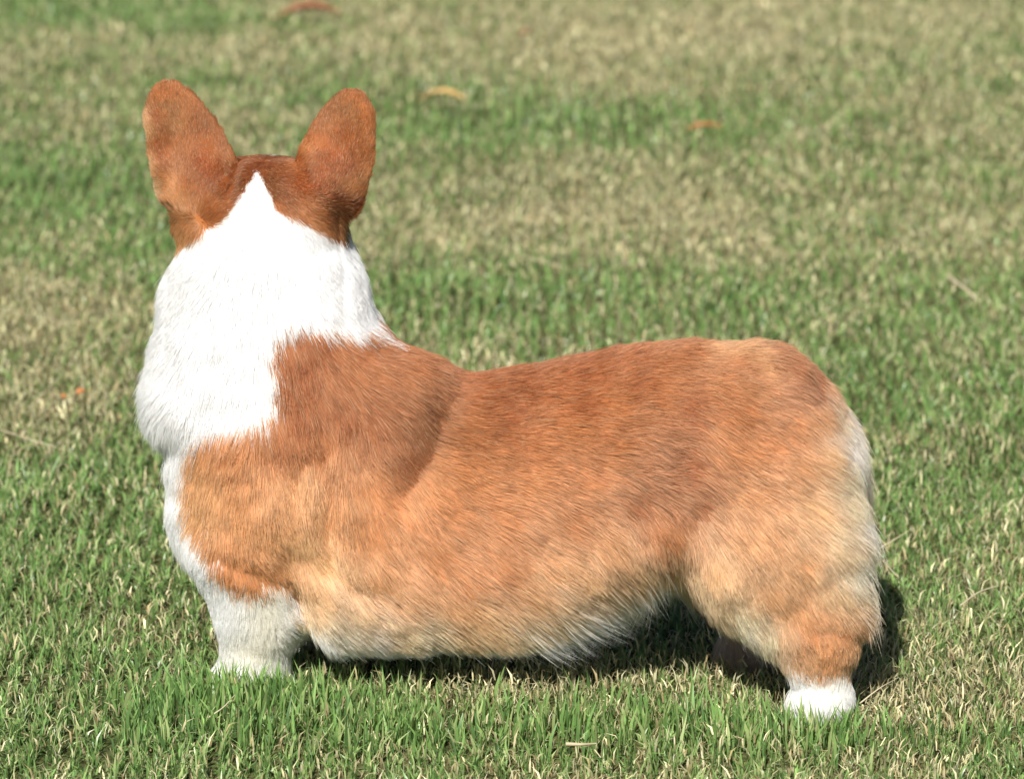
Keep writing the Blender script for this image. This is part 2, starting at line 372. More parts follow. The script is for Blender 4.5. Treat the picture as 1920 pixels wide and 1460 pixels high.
def surface_nets(D):
    S = D < 0
    nx, ny, nz = D.shape
    acc = np.zeros((nx - 1, ny - 1, nz - 1, 3), np.float32); cnt = np.zeros((nx - 1, ny - 1, nz - 1), np.float32)
    Fs = []
    for axis in range(3):
        sl0 = [slice(None)] * 3; sl1 = [slice(None)] * 3; sl0[axis] = slice(0, -1); sl1[axis] = slice(1, None)
        a, b = D[tuple(sl0)], D[tuple(sl1)]; cr = (a < 0) != (b < 0)
        I = np.argwhere(cr); t = (a[cr] / (a[cr] - b[cr]))[:, None]
        pos = I.astype(np.float32); pos[:, axis] += t[:, 0]
        o1, o2 = [(1, 2), (2, 0), (0, 1)][axis]
        cells = []
        ok = (I[:, o1] > 0) & (I[:, o2] > 0) & (I[:, o1] < D.shape[o1] - 1) & (I[:, o2] < D.shape[o2] - 1)
        I = I[ok]; pos = pos[ok]; inside = a[cr][ok] < 0
        for (p, q) in ((0, 0), (-1, 0), (-1, -1), (0, -1)):
            C = I.copy(); C[:, o1] += p; C[:, o2] += q; cells.append(C)
            np.add.at(acc, (C[:, 0], C[:, 1], C[:, 2]), pos); np.add.at(cnt, (C[:, 0], C[:, 1], C[:, 2]), 1)
        q = np.stack(cells, 1); q[~inside] = q[~inside][:, ::-1]; Fs.append(q)
    ids = -np.ones(cnt.shape, np.int64); m = cnt > 0; ids[m] = np.arange(m.sum())
    V = acc[m] / cnt[m][:, None]; Fc = np.concatenate(Fs)
    Fc = ids[Fc[..., 0], Fc[..., 1], Fc[..., 2]]
    return V * STEP + np.array([ax[0], ay[0], az_[0]]), Fc
V, Fc = surface_nets(D)
def vnormals(V, Fc):
    c = np.cross(V[Fc[:, 2]] - V[Fc[:, 0]], V[Fc[:, 3]] - V[Fc[:, 1]]); Nn = np.zeros_like(V)
    for k in range(4): np.add.at(Nn, Fc[:, k], c)
    return Nn / (np.linalg.norm(Nn, axis=1, keepdims=True) + 1e-12)
for it in range(3):                                       # light smoothing
    A = np.zeros_like(V); Cn = np.zeros(len(V))
    for i, j in ((0, 1), (1, 2), (2, 3), (3, 0)):
        np.add.at(A, Fc[:, i], V[Fc[:, j]]); np.add.at(Cn, Fc[:, i], 1); np.add.at(A, Fc[:, j], V[Fc[:, i]]); np.add.at(Cn, Fc[:, j], 1)
    V = V * .5 + .5 * A / Cn[:, None]
VN = vnormals(V, Fc)
vol = np.einsum('ij,ij->i', V[Fc[:, 0]], np.cross(V[Fc[:, 1]], V[Fc[:, 2]])).sum()
if vol < 0: Fc = Fc[:, ::-1]; VN = -VN

# ------------------------------------------------------------------ coat: colour, length, flow
RU, OR, AP, CR, WH, DK = [np.array(c) for c in ((.33, .088, .026), (.62, .250, .088), (.84, .515, .25), (.92, .79, .54), (.89, .89, .885), (.20, .068, .022))]
EG = np.array([.36, .165, .068])
mixc = lambda a, b, t: a * (1 - t) + b * t
CC = [ # px, py, colour
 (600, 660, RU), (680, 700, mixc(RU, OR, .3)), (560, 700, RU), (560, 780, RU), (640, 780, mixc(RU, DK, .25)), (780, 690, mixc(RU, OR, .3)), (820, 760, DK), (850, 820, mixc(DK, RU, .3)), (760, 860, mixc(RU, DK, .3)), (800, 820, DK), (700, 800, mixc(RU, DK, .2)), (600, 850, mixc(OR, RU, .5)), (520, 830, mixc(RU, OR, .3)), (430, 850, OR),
 (400, 900, mixc(OR, AP, .6)), (380, 960, mixc(OR, AP, .7)), (450, 980, mixc(OR, AP, .4)), (500, 1010, mixc(OR, AP, .4)), (460, 910, mixc(OR, AP, .3)), (530, 960, mixc(OR, AP, .4)), (580, 930, mixc(OR, AP, .7)), (560, 1010, mixc(AP, CR, .1)), (640, 960, mixc(OR, AP, .3)), (700, 920, OR), (480, 1080, OR), (440, 1070, OR), (500, 1105, OR),
 (620, 1060, AP), (600, 1120, AP), (700, 1000, OR), (760, 960, OR), (720, 1080, mixc(OR, AP, .3)), (680, 1150, mixc(AP, CR, .3)), (760, 1180, mixc(AP, CR, .5)),
 (900, 720, RU), (1000, 730, mixc(RU, DK, .15)), (1100, 700, RU), (1200, 680, mixc(RU, OR, .2)), (1300, 670, mixc(RU, OR, .3)), (1400, 690, RU), (1480, 700, mixc(RU, OR, .3)), (1530, 740, mixc(RU, DK, .2)), (1350, 652, mixc(AP, RU, .3)), (1400, 664, mixc(AP, OR, .3)), (1430, 676, mixc(AP, RU, .2)), (1370, 690, mixc(OR, RU, .5)), (1450, 652, RU), (1150, 760, mixc(RU, OR, .7)), (1080, 800, mixc(OR, RU, .3)), (1200, 730, mixc(RU, DK, .15)), (1250, 740, mixc(RU, OR, .6)),  # pale points over the croup paint a highlight into the back
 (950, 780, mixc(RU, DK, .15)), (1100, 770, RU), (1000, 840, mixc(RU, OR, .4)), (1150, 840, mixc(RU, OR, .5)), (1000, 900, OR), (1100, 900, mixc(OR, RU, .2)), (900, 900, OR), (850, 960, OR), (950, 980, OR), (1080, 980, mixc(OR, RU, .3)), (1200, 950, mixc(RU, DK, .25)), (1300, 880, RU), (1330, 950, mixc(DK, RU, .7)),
 (1250, 1000, mixc(RU, OR, .2)), (1300, 770, RU), (1400, 780, mixc(RU, OR, .5)), (1400, 850, OR), (1450, 830, OR), (1500, 800, OR), (1500, 880, mixc(OR, AP, .3)), (1420, 930, mixc(OR, AP, .3)), (1450, 1000, mixc(OR, AP, .5)), (1530, 960, AP), (1550, 860, AP), (1540, 790, mixc(OR, AP, .3)),
 (1580, 790, CR), (1605, 820, WH), (1610, 870, WH), (1590, 900, CR), (1600, 960, CR), (1625, 1000, WH), (1580, 1030, mixc(AP, CR, .5)), (1610, 1080, mixc(CR, WH, .5)), (1570, 1120, mixc(AP, CR, .3)), (1640, 1130, CR), (1500, 1060, mixc(OR, AP, .6)), (1400, 1030, mixc(OR, AP, .5)), (1450, 1120, mixc(OR, AP, .4)),
 (1520, 1190, OR), (1580, 1180, OR), (1550, 1230, mixc(OR, AP, .3)), (1500, 1150, mixc(OR, AP, .4)), (1440, 1190, CR), (1400, 1150, CR), (1350, 1080, AP), (1400, 1200, WH), (1240, 1110, WH), (1300, 1135, CR), (1250, 1060, mixc(AP, CR, .4)), (1200, 1080, AP), (1200, 1130, CR),
 (1250, 1000, OR), (1150, 1020, mixc(OR, AP, .4)), (1050, 1060, mixc(OR, AP, .5)), (1100, 1100, AP), (1000, 1120, mixc(OR, AP, .5)), (1050, 1160, mixc(AP, CR, .6)), (950, 1060, mixc(OR, RU, .2)), (880, 1090, OR), (860, 1140, mixc(OR, AP, .4)), (900, 1170, AP), (900, 1205, CR), (1000, 1190, CR), (820, 1040, OR), (780, 1120, mixc(OR, AP, .4)), (1100, 1170, WH),
 (820, 1190, CR), (1050, 1215, WH), (800, 1230, WH), (640, 1190, mixc(CR, WH, .4)), (700, 1215, WH), (590, 1170, mixc(AP, CR, .6)), (620, 1215, WH),
 # head and ears, with shade in the creases below the ears painted in
 (320, 158, mixc(OR, RU, .5)), (300, 175, mixc(OR, RU, .5)), (310, 200, EG), (330, 230, EG), (370, 230, mixc(EG, RU, .5)), (420, 250, mixc(OR, RU, .5)), (448, 290, mixc(OR, RU, .3)), (400, 270, mixc(RU, EG, .5)), (340, 270, mixc(RU, EG, .6)), (380, 300, RU), (390, 330, mixc(RU, DK, .3)), (410, 320, mixc(RU, DK, .3)), (350, 340, mixc(OR, RU, .7)), (310, 310, mixc(RU, EG, .4)), (295, 240, mixc(RU, EG, .5)), (292, 215, RU), (297, 270, RU), (300, 290, RU), (304, 330, OR), (270, 220, mixc(OR, AP, .6)), (270, 250, AP), (274, 300, mixc(OR, AP, .7)), (289, 345, mixc(AP, CR, .3)), (294, 362, mixc(AP, CR, .4)), (312, 350, OR), (315, 370, OR), (310, 390, mixc(OR, DK, .5)), (322, 405, mixc(OR, DK, .4)), (330, 360, mixc(OR, AP, .2)),
 (350, 430, mixc(OR, AP, .2)), (335, 460, mixc(OR, AP, .5)), (390, 400, mixc(OR, RU, .4)), (420, 390, mixc(OR, RU, .5)), (400, 430, OR), (430, 370, mixc(RU, DK, .6)), (450, 350, DK), (440, 385, mixc(RU, DK, .6)), (446, 320, mixc(DK, RU, .4)), (480, 300, mixc(DK, RU, .6)), (460, 305, mixc(DK, RU, .7)), (520, 305, mixc(DK, RU, .5)), (505, 345, DK), (520, 370, DK), (545, 380, mixc(RU, DK, .5)), (530, 400, mixc(OR, RU, .6)), (540, 340, mixc(RU, DK, .4)),
 (560, 420, mixc(OR, RU, .3)), (600, 400, mixc(OR, RU, .4)), (570, 350, RU), (600, 340, RU), (560, 300, mixc(OR, RU, .5)), (640, 250, mixc(RU, EG, .3)), (650, 205, EG), (625, 225, mixc(EG, RU, .3)), (665, 172, mixc(OR, RU, .4)), (695, 200, mixc(OR, RU, .4)), (706, 250, mixc(OR, RU, .2)), (690, 330, mixc(OR, AP, .1)), (665, 350, OR), (590, 250, mixc(OR, RU, .5)), (560, 275, mixc(OR, AP, .2)), (620, 300, mixc(RU, DK, .2)), (650, 310, RU), (640, 370, mixc(RU, DK, .4)), (630, 410, DK), (645, 430, DK), (650, 450, DK), (600, 430, mixc(OR, AP, .1)), (655, 475, OR), (680, 380, mixc(RU, DK, .3))]
CP = np.array([(c[0], c[1]) for c in CC], float); CV = np.array([c[2] for c in CC])
def idw(px, py, P, Vv, p=3.0, eps=12.0):
    out_ = np.empty((len(px), Vv.shape[1])); 
    for s in range(0, len(px), 40000):
        d = np.hypot(px[s:s + 40000, None] - P[:, 0], py[s:s + 40000, None] - P[:, 1]) + eps
        w = d ** -p; out_[s:s + 40000] = (w @ Vv) / w.sum(1, keepdims=True)
    return out_
WPOLY = [ # white areas
 [(483, 318), (500, 360), (522, 402), (560, 424), (600, 440), (640, 458), (668, 482), (690, 520), (760, 560), (760, 660), (725, 658), (700, 645), (640, 636), (590, 628), (545, 620), (525, 645), (500, 672), (503, 695), (520, 705), (518, 750), (505, 785), (480, 806), (430, 810), (385, 818), (362, 850), (348, 900), (347, 960), (362, 1010), (385, 1035), (402, 1055), (410, 1080), (432, 1105), (470, 1118), (505, 1106), (530, 1098), (552, 1130), (562, 1165), (600, 1180), (680, 1215), (680, 1330), (300, 1330), (200, 1000), (200, 580), (306, 512), (330, 490), (348, 468), (380, 447), (420, 420), (450, 375)],
 [(1465, 1248), (1480, 1250), (1520, 1268), (1570, 1275), (1625, 1262), (1640, 1400), (1440, 1400)],
]
WHARD = [(1200, 1330, 1290, 1400)]
def inpoly(px, py, poly):
    c = np.zeros(len(px), bool); n = len(poly); j = n - 1
    for i in range(n):
        xi, yi = poly[i]; xj, yj = poly[j]
        hit = ((yi > py) != (yj > py)) & (px < (xj - xi) * (py - yi) / (yj - yi + 1e-9) + xi); c ^= hit; j = i
    return c
def coat_colour(P, Nn, jitter=5.0, shift=None):
    px, py = pattern(P); n = len(px)
    if shift is not None: px = px + shift[0]; py = py + shift[1]
    hs_ = np.where(P[:, 2] > .33, .35, 1.0)
    jx = px + hs_ * (rng.normal(0, jitter, n) + 9 * vnoise(px / 22, py / 22, 71)); jy = py + hs_ * (rng.normal(0, jitter, n) + 9 * vnoise(px / 20, py / 24, 72))
    c = idw(jx, jy, CP, CV, 3.0, 18.0); hd = P[:, 2] > .33; c[hd] = idw(jx[hd], jy[hd], CP, CV, 3.6, 7.0)
    w = inpoly(jx, jy, WPOLY[0]) | inpoly(jx, jy, WPOLY[1])
    # underside and inner legs are white
    under = (Nn[:, 2] < -.86) & (P[:, 2] < .20); w |= under
    # front of the neck and muzzle, blaze
    w |= (P[:, 1] > .05) & (P[:, 2] > .17) & (P[:, 2] < .345)
    w |= (P[:, 1] > .14) & (P[:, 2] > .30)
    # legs low down
    w |= (P[:, 2] < .035)
    farleg = (P[:, 1] > .02) & (P[:, 0] > 0) & (P[:, 2] < .15); w &= ~farleg; c[farleg] = mixc(OR, WH, .5) * .6  # far hind leg: colour darkened to paint in its shade
    cc = np.where(w[:, None], WH * (1 - .04 * rng.random((n, 1))), c)
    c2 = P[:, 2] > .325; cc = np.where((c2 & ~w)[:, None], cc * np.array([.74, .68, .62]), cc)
    # warm stain on the backs of the white fore legs
    st = np.exp(-((px - 505) / 50)**2 - ((py - 1150) / 90)**2) + .6 * np.exp(-((px - 470) / 60)**2 - ((py - 1225) / 30)**2) + .4 * np.exp(-((px - 1570) / 40)**2 - ((py - 1285) / 40)**2)
    cc = np.where(w[:, None], cc * (1 - np.clip(st, 0, 1)[:, None] * np.array([.03, .07, .18])), cc)
    return cc, w, px, py

def vcol(P, Nn):
    c, w, _, _ = coat_colour(P, Nn, 1.0); return c * .95
skin, nt, N, K = material('under_coat'); N.clear()
out = N.new('ShaderNodeOutputMaterial'); at = N.new('ShaderNodeAttribute'); at.attribute_name = 'Col'
bs = N.new('ShaderNodeBsdfPrincipled'); bs.inputs['Roughness'].default_value = .9; bs.inputs['Specular IOR Level'].default_value = .1
K.new(at.outputs['Color'], bs.inputs['Base Color']); K.new(bs.outputs[0], out.inputs[0])

dog = bpy.data.objects.new('dog', None); sc.collection.objects.link(dog)
dog.location = ORG; dog.rotation_euler = (0, 0, math.atan2(XL[1], XL[0])); dog.empty_display_size = .1
dog['label'] = 'red and white corgi standing on the lawn with its back turned to the camera'; dog['category'] = 'dog'
body = mesh_np('body', V, Fc, skin, dog, col=vcol(V, VN))

# eyes and nose, on the side turned away
def ball(name, c, r, rgb, rough):
    m, nt, N, K = material(name + '_material'); b = N['Principled BSDF']; b.inputs['Base Color'].default_value = (*rgb, 1); b.inputs['Roughness'].default_value = rough
    uu, vv = np.meshgrid(np.linspace(0, 2 * np.pi, 17)[:-1], np.linspace(0, np.pi, 10), indexing='ij')
    Vv = np.stack([np.cos(uu) * np.sin(vv) * r[0], np.sin(uu) * np.sin(vv) * r[1], np.cos(vv) * r[2]], -1) + c
    i = np.arange(160).reshape(16, 10); j = np.roll(i, -1, 0)
    q = np.stack([i[:, :-1], i[:, 1:], j[:, 1:], j[:, :-1]], -1).reshape(-1, 4)
    return mesh_np(name, Vv.reshape(-1, 3), q, m, dog)
ball('nose', HL(486, 434, .186), (.012, .009, .009), (.01, .009, .009), .3)
for s in (-1, 1): ball('eye', HL(486 + s * 62, 405, .092), (.0095, .0085, .0095), (.03, .014, .006), .08)

# flow of the coat: px, py, direction on the picture, length (m), lift
FL = [ # px, py, dx, dy, len_mm, lift
 (483, 330, 0, 1, 10, .25), (483, 420, 0, 1, 16, .2), (420, 450, -.3, 1, 16, .35), (600, 470, .4, 1, 18, .35), (340, 480, -.9, .6, 18, .45), (660, 500, .8, .6, 20, .45), (300, 560, -.8, .6, 20, .4), (690, 570, .8, .6, 22, .42),
 (400, 560, -.25, 1, 22, .17), (560, 560, .2, 1, 22, .17), (480, 640, -.05, 1, 24, .15), (290, 650, -.9, .5, 25, .45), (270, 720, -1, .25, 28, .5), (285, 790, -.8, .7, 28, .45), (330, 830, -.3, 1, 22, .25), (400, 700, -.2, 1, 26, .16), (450, 780, -.1, 1, 26, .15), (640, 620, .8, .5, 24, .3), (710, 650, .9, .4, 24, .3),
 (320, 900, -.25, 1, 20, .25), (320, 980, -.25, 1, 20, .28), (370, 1060, -.2, 1, 16, .3), (390, 880, 0, 1, 20, .2), (430, 960, .15, 1, 20, .18), (500, 900, .2, 1, 20, .18), (500, 1020, .5, .9, 20, .18), (560, 700, .15, 1, 24, .22), (540, 780, .05, 1, 24, .2), (620, 700, .5, .8, 24, .22), (700, 720, .8, .6, 24, .22), (640, 800, .2, 1, 24, .22),
 (740, 800, .6, .8, 24, .22), (800, 740, .9, .45, 22, .2), (600, 900, -.05, 1, 22, .2), (660, 940, .25, 1, 22, .18), (620, 1040, .5, .9, 22, .2), (720, 900, .6, .7, 22, .18), (700, 1030, .6, .75, 22, .18), (640, 1120, .8, .7, 24, .25), (760, 1120, .9, .6, 24, .22), (700, 1190, 1, .45, 22, .25),
 (850, 850, .9, .3, 19, .18), (900, 720, 1, .1, 18, .2), (1000, 700, 1, -.02, 18, .22), (1150, 680, 1, -.05, 18, .22), (1300, 660, 1, .05, 20, .25), (1420, 670, .9, .5, 20, .25), (1500, 720, .8, .8, 20, .22), (1000, 800, 1, .05, 18, .16), (1150, 820, 1, .05, 18, .16), (950, 920, 1, .15, 19, .16), (1100, 940, 1, .25, 20, .16), (1250, 880, 1, .15, 19, .16),
 (850, 1000, .95, .35, 21, .17), (950, 1060, .95, .35, 22, .18), (850, 1100, .9, .5, 24, .2), (900, 1180, .9, .6, 26, .28), (1050, 1120, .85, .6, 26, .22), (1050, 1180, .6, .9, 24, .25), (1150, 1060, .8, .6, 26, .2), (1180, 1130, .3, 1, 25, .25), (1250, 1080, 0, 1, 28, .2), (1240, 1000, .4, .9, 26, .2), (1300, 1020, .2, 1, 26, .2), (1300, 1100, .1, 1, 28, .25),
 (1350, 900, .9, .3, 20, .16), (1350, 980, .8, .5, 22, .18), (1380, 1080, .5, .9, 22, .2), (1450, 800, .95, .35, 20, .17), (1450, 900, .85, .5, 22, .17), (1450, 1000, .75, .7, 22, .18), (1550, 850, .95, .35, 26, .25), (1540, 780, .8, .7, 20, .25), (1600, 820, .9, .3, 30, .45), (1610, 900, .9, .5, 32, .45), (1550, 950, .8, .6, 26, .22), (1620, 980, .9, .45, 38, .5), (1540, 1060, .7, .8, 28, .22), (1620, 1070, .95, .3, 42, .5), (1605, 1115, 1, .1, 38, .55), (1590, 1150, .8, .6, 20, .3), (1580, 1110, .85, .55, 36, .35),
 (1480, 1120, .5, .9, 20, .2), (1540, 1170, .3, .9, 11, .2), (1600, 1180, .4, .9, 11, .25), (1400, 1180, .4, 1, 22, .3), (1450, 1200, .2, 1, 18, .3), (1550, 1220, .05, 1, 10, .25), (1550, 1300, 0, 1, 8, .25), (1600, 1250, .2, 1, 9, .3),
 (450, 1080, .1, 1, 14, .2), (500, 1100, .4, 1, 14, .2), (420, 1150, -.1, 1, 10, .3), (480, 1160, 0, 1, 10, .25), (540, 1160, .8, .6, 18, .35), (470, 1250, 0, 1, 8, .25), (600, 1160, .7, .7, 24, .25),
 (320, 200, -.1, -1, 6, .25), (300, 260, -.2, -1, 7, .3), (380, 260, .1, -1, 7, .25), (430, 300, .3, -1, 8, .3), (370, 330, 0, -1, 9, .25), (350, 380, -.1, -.5, 10, .3), (345, 430, -.5, .6, 13, .3), (400, 400, .6, -.3, 12, .25), (440, 370, -.3, .6, 11, .3), (275, 230, -.7, -.7, 7, .4), (295, 350, -1, .1, 12, .4),
 (480, 305, -.05, 1, 7, .3), (540, 350, .3, .6, 10, .3), (600, 410, .8, .3, 12, .3), (600, 330, 0, -1, 9, .25), (660, 200, .1, -1, 6, .25), (620, 250, -.1, -1, 7, .25), (690, 260, .3, -1, 7, .3), (680, 340, .3, -.6, 9, .3), (640, 430, .5, .7, 14, .35)]
FP = np.array([(f[0], f[1]) for f in FL], float); FV = np.array([(f[2] / math.hypot(f[2], f[3]), f[3] / math.hypot(f[2], f[3]), f[4] / 1000, f[5]) for f in FL])

def make_roots(n):
    T = np.concatenate([Fc[:, [0, 1, 2]], Fc[:, [0, 2, 3]]])
    A = V[T[:, 0]]; B = V[T[:, 1]]; C = V[T[:, 2]]
    ar = np.linalg.norm(np.cross(B - A, C - A), axis=1)
    cen = (A + B + C) / 3; view = (CAM - ORG) @ MAT.T - cen; view /= np.linalg.norm(view, axis=1, keepdims=True)
    fn = np.einsum('ij,ij->i', VN[T[:, 0]], view)
    wgt = ar * np.where(fn > -.35, 1.0, .28)
    wgt *= (1 + .7 * smooth01((cen[:, 2] - .30) / .08)) * np.where((cen[:, 0] < -.10) & (cen[:, 2] > .16), 1.3, 1.0)             # dense short coat on head and ears
    ti = rng.choice(len(T), n, p=wgt / wgt.sum())
    r1, r2 = rng.random(n), rng.random(n); s = np.sqrt(r1); w = np.stack([1 - s, s * (1 - r2), s * r2], 1)
    P = A[ti] * w[:, :1] + B[ti] * w[:, 1:2] + C[ti] * w[:, 2:]
    Nn = VN[T[ti, 0]] * w[:, :1] + VN[T[ti, 1]] * w[:, 1:2] + VN[T[ti, 2]] * w[:, 2:]
    return P, Nn / np.linalg.norm(Nn, axis=1, keepdims=True)
def flow(P, Nn):
    px, py = pattern(P); f = idw(px, py, FP, FV, 3.0, 15.0)
    d = f[:, :1] * np.array([1, 0, 0]) + f[:, 1:2] * np.array([0, 0, -1.0])
    d[:, 1] += np.where(P[:, 2] > .30, 0, .15 * np.sign(P[:, 1]) * 0)
    t = d - Nn * np.einsum('ij,ij->i', d, Nn)[:, None]
    return t / (np.linalg.norm(t, axis=1, keepdims=True) + 1e-6), f[:, 2], f[:, 3], px, py

NH, NC = 820000, 60000
RP, RN = make_roots(NH)
CPt, CN = make_roots(NC)
kd = kdtree.KDTree(NC)
for i, p in enumerate(CPt): kd.insert(p, i)
kd.balance()
near_i = np.fromiter((kd.find(p)[1] for p in RP), int, NH)
def strand(P, Nn, ln, jit, npts=5):
    t, l0, lift, px, py = flow(P, Nn)
    b = np.cross(Nn, t)
    l0 = np.minimum(l0, .026 - .017 * smooth01((P[:, 2] - .315) / .06)); l0 = np.minimum(l0, .012 - .0065 * smooth01((P[:, 2] - .355) / .03) + .02 * (P[:, 2] < .345))
    # wandering of the flow: the coat breaks into locks
    a = .32 * fbm(px / 38, py / 38, 81, 2) + jit[0]
    t = t * np.cos(a)[:, None] + b * np.sin(a)[:, None]
    lf = np.clip(lift + jit[1] + .10 * fbm(px / 30 + 7, py / 30, 85, 2), .03, .9)
    # edges of the ruff stand off, hair under the belly hangs free
    side = smooth01((np.abs(Nn[:, 0]) - .55) / .35) * ((px < 330) | ((px > 630) & (px < 760) & (py < 640))) * smooth01((P[:, 2] - .17) / .05)
    hang = smooth01((-Nn[:, 2] - .30) / .6) * (P[:, 2] > .02) * (P[:, 2] < .16)
    back = smooth01((px - 1560) / 50) * (P[:, 2] > .06)
    lf = np.clip(lf + .22 * side + .25 * hang + .10 * back, .03, 1.2)
    l0 = l0 * (1 + .15 * side + .15 * hang * smooth01((px - 780) / 200))
    Ln = l0 * ln; s = np.linspace(0, 1, npts)
    pts = np.empty((len(P), npts, 3))
    grav = np.array([0, 0, -1.0])
    pts[:, 0] = P - Nn * .0008
    dirv = Nn * np.sin(lf + .35)[:, None] + t * np.cos(lf + .35)[:, None]
    for k in range(1, npts):
        ang = lf * (1.15 - .9 * s[k]) + .30 * (1 - s[k]) ** 2
        dirv = Nn * np.sin(ang)[:, None] + t * np.cos(ang)[:, None] + grav * ((.12 + .45 * hang) * s[k] * (l0 / .025))[:, None]
        pts[:, k] = pts[:, k - 1] + dirv * (Ln / (npts - 1))[:, None]
    return pts, l0, px, py
cj = (rng.normal(0, .10, NC), rng.normal(0, .05, NC)); cl = rng.uniform(.85, 1.15, NC)
cpts, _, cpx, cpy = strand(CPt, CN, cl, cj)
hj = (rng.normal(0, .10, NH), rng.normal(0, .045, NH)); hl = rng.uniform(.65, 1.12, NH); stray = rng.random(NH) < .015
_px, _py = pattern(RP)
fr = (RN[:, 2] < -.40) & (_px > 930) & (_px < 1250) & (RP[:, 2] < .17) & (rng.random(NH) < .03); hl[fr] *= rng.uniform(1.0, 1.35, fr.sum()); stray |= fr; fringe = fr.copy()
fr = (RN[:, 2] < -.62) & (_px > 960) & (_px < 1240) & (RP[:, 2] < .15) & (rng.random(NH) < .07); hl[fr] *= rng.uniform(1.1, 1.6, fr.sum()); wisp = fr.copy(); stray |= fr
fr = (_px > 1585) & (_py > 960) & (_py < 1150) & (rng.random(NH) < .06); hl[fr] *= 1.2; fringe |= fr; stray |= fr
hl[stray] *= 1.12; hj[1][stray] += rng.uniform(.05, .25, stray.sum())
hpts, l0, hpx, hpy = strand(RP, RN, hl, hj)
cpull = (np.linspace(0, 1, 5) ** 1.3)[None, :, None] * rng.uniform(.25, .75, (NH, 1, 1)) * np.where(stray, .15, 1.0)[:, None, None] * np.where(RP[:, 2] > .335, .5, 1.0)[:, None, None]
ct = cpts[near_i]; hpts = hpts + (ct - hpts) * cpull
wob = rng.normal(0, 1, (NH, 1, 3)) * (np.linspace(0, 1, 5) ** 1.5)[None, :, None] * l0[:, None, None] * .045; hpts += wob

ft, fl0, flift, _, _ = flow(RP, RN)
tp = RP + ft * (fl0 * .55)[:, None]; tpx, tpy = pattern(tp)
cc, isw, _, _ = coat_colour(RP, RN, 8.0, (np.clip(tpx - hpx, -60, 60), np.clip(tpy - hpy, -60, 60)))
# banding and locks: value varies from hair to hair, lock to lock
lockv = (rng.normal(0, .13, NC) + .16 * fbm(cpx / 16, cpy / 9, 91, 2))[near_i]; hv = rng.normal(0, .15, NH)
val = np.exp(np.where(isw, .10, .85) * (lockv + hv))
dark = (rng.random(NH) < .025 + .10 * np.clip(fbm(hpx / 60, hpy / 40, 95, 2), 0, 1)) & ~isw & (RP[:, 2] < .33)
pale = (rng.random(NH) < .11) & ~isw
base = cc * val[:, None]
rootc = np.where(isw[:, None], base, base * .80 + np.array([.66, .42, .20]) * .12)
tipc = base.copy()
tipc = np.where(dark[:, None], base * .28, tipc); tipc = np.where((pale & ~dark)[:, None], base * .6 + np.array([.80, .56, .32]) * .4, tipc)
hcol = rootc[:, None, :] * (1 - np.linspace(0, 1, 5)[None, :, None]) ** 1.2 + tipc[:, None, :] * (1 - (1 - np.linspace(0, 1, 5)[None, :, None]) ** 1.2)
hcol[fringe] = hcol[fringe] * .5 + CR * .25 + WH * .25; hcol[wisp] = WH; hcol = np.clip(hcol, .004, .95)

def fur_material(name):
    m, nt, N, K = material(name); N.clear()
    out = N.new('ShaderNodeOutputMaterial'); at = N.new('ShaderNodeAttribute'); at.attribute_name = 'Col'
    h = N.new('ShaderNodeBsdfHairPrincipled'); h.model = 'CHIANG'; h.parametrization = 'COLOR'
    h.inputs['Roughness'].default_value = .42; h.inputs['Radial Roughness'].default_value = .6; h.inputs['Coat'].default_value = 0.0
    d = N.new('ShaderNodeBsdfDiffuse'); mi = N.new('ShaderNodeMixShader'); mi.inputs[0].default_value = .5
    K.new(at.outputs['Color'], h.inputs['Color']); K.new(at.outputs['Color'], d.inputs['Color'])
    K.new(h.outputs[0], mi.inputs[1]); K.new(d.outputs[0], mi.inputs[2]); K.new(mi.outputs[0], out.inputs[0])
    return m
fur_mat = fur_material('fur')
def hair_object(name, pts, col, rad, label=None):
    n, k, _ = pts.shape
    hc = bpy.data.hair_curves.new(name); hc.add_curves([k] * n)
    hc.attributes['position'].data.foreach_set('vector', np.ascontiguousarray(pts, np.float32).ravel())
    a = hc.attributes.new('radius', 'FLOAT', 'POINT')
    prof_ = np.array([.9, 1, .85, .6, .12])[None, :]
    a.data.foreach_set('value', (rad[:, None] * prof_).astype(np.float32).ravel())
    a = hc.attributes.new('Col', 'FLOAT_COLOR', 'POINT')
    a.data.foreach_set('color', np.concatenate([col, np.ones((n, k, 1))], 2).astype(np.float32).ravel())
    hc.materials.append(fur_mat)
    o = link(bpy.data.objects.new(name, hc), dog)
    if label: o['label'] = label
    return o
rad = rng.uniform(.00014, .00026, NH) * np.where(l0 < .012, .8, 1.0) * np.where(wisp, .7, 1.0)
ear_l = inpoly(hpx, hpy, [(240, 100), (460, 100), (462, 300), (430, 335), (440, 400), (330, 420), (240, 380)]); ear_r = inpoly(hpx, hpy, [(545, 100), (740, 100), (740, 380), (690, 430), (620, 430), (560, 390), (560, 330), (540, 300)])
hi = RP[:, 2] > .33; ear_l &= hi; ear_r &= hi
sock = isw & (RP[:, 2] < .085) & ~(ear_l | ear_r) & ((hpx < 570) | (hpx > 1440))
ruff = isw & (RP[:, 2] > .085) & (hpx < 800) & ~(ear_l | ear_r)
coat = ~(ear_l | ear_r | sock | ruff)
for nm, mk, lb in (('coat', coat, 'reddish orange coat paling to cream on belly and rump'), ('ruff', ruff, 'white ruff round neck and chest'), ('ear_fur', ear_l, 'rust coloured fur of the left ear'), ('ear_fur', ear_r, 'rust coloured fur of the right ear'), ('leg_fur', sock, 'white fur of the lower legs')):
    hair_object(nm, hpts[mk], hcol[mk], rad[mk], lb)

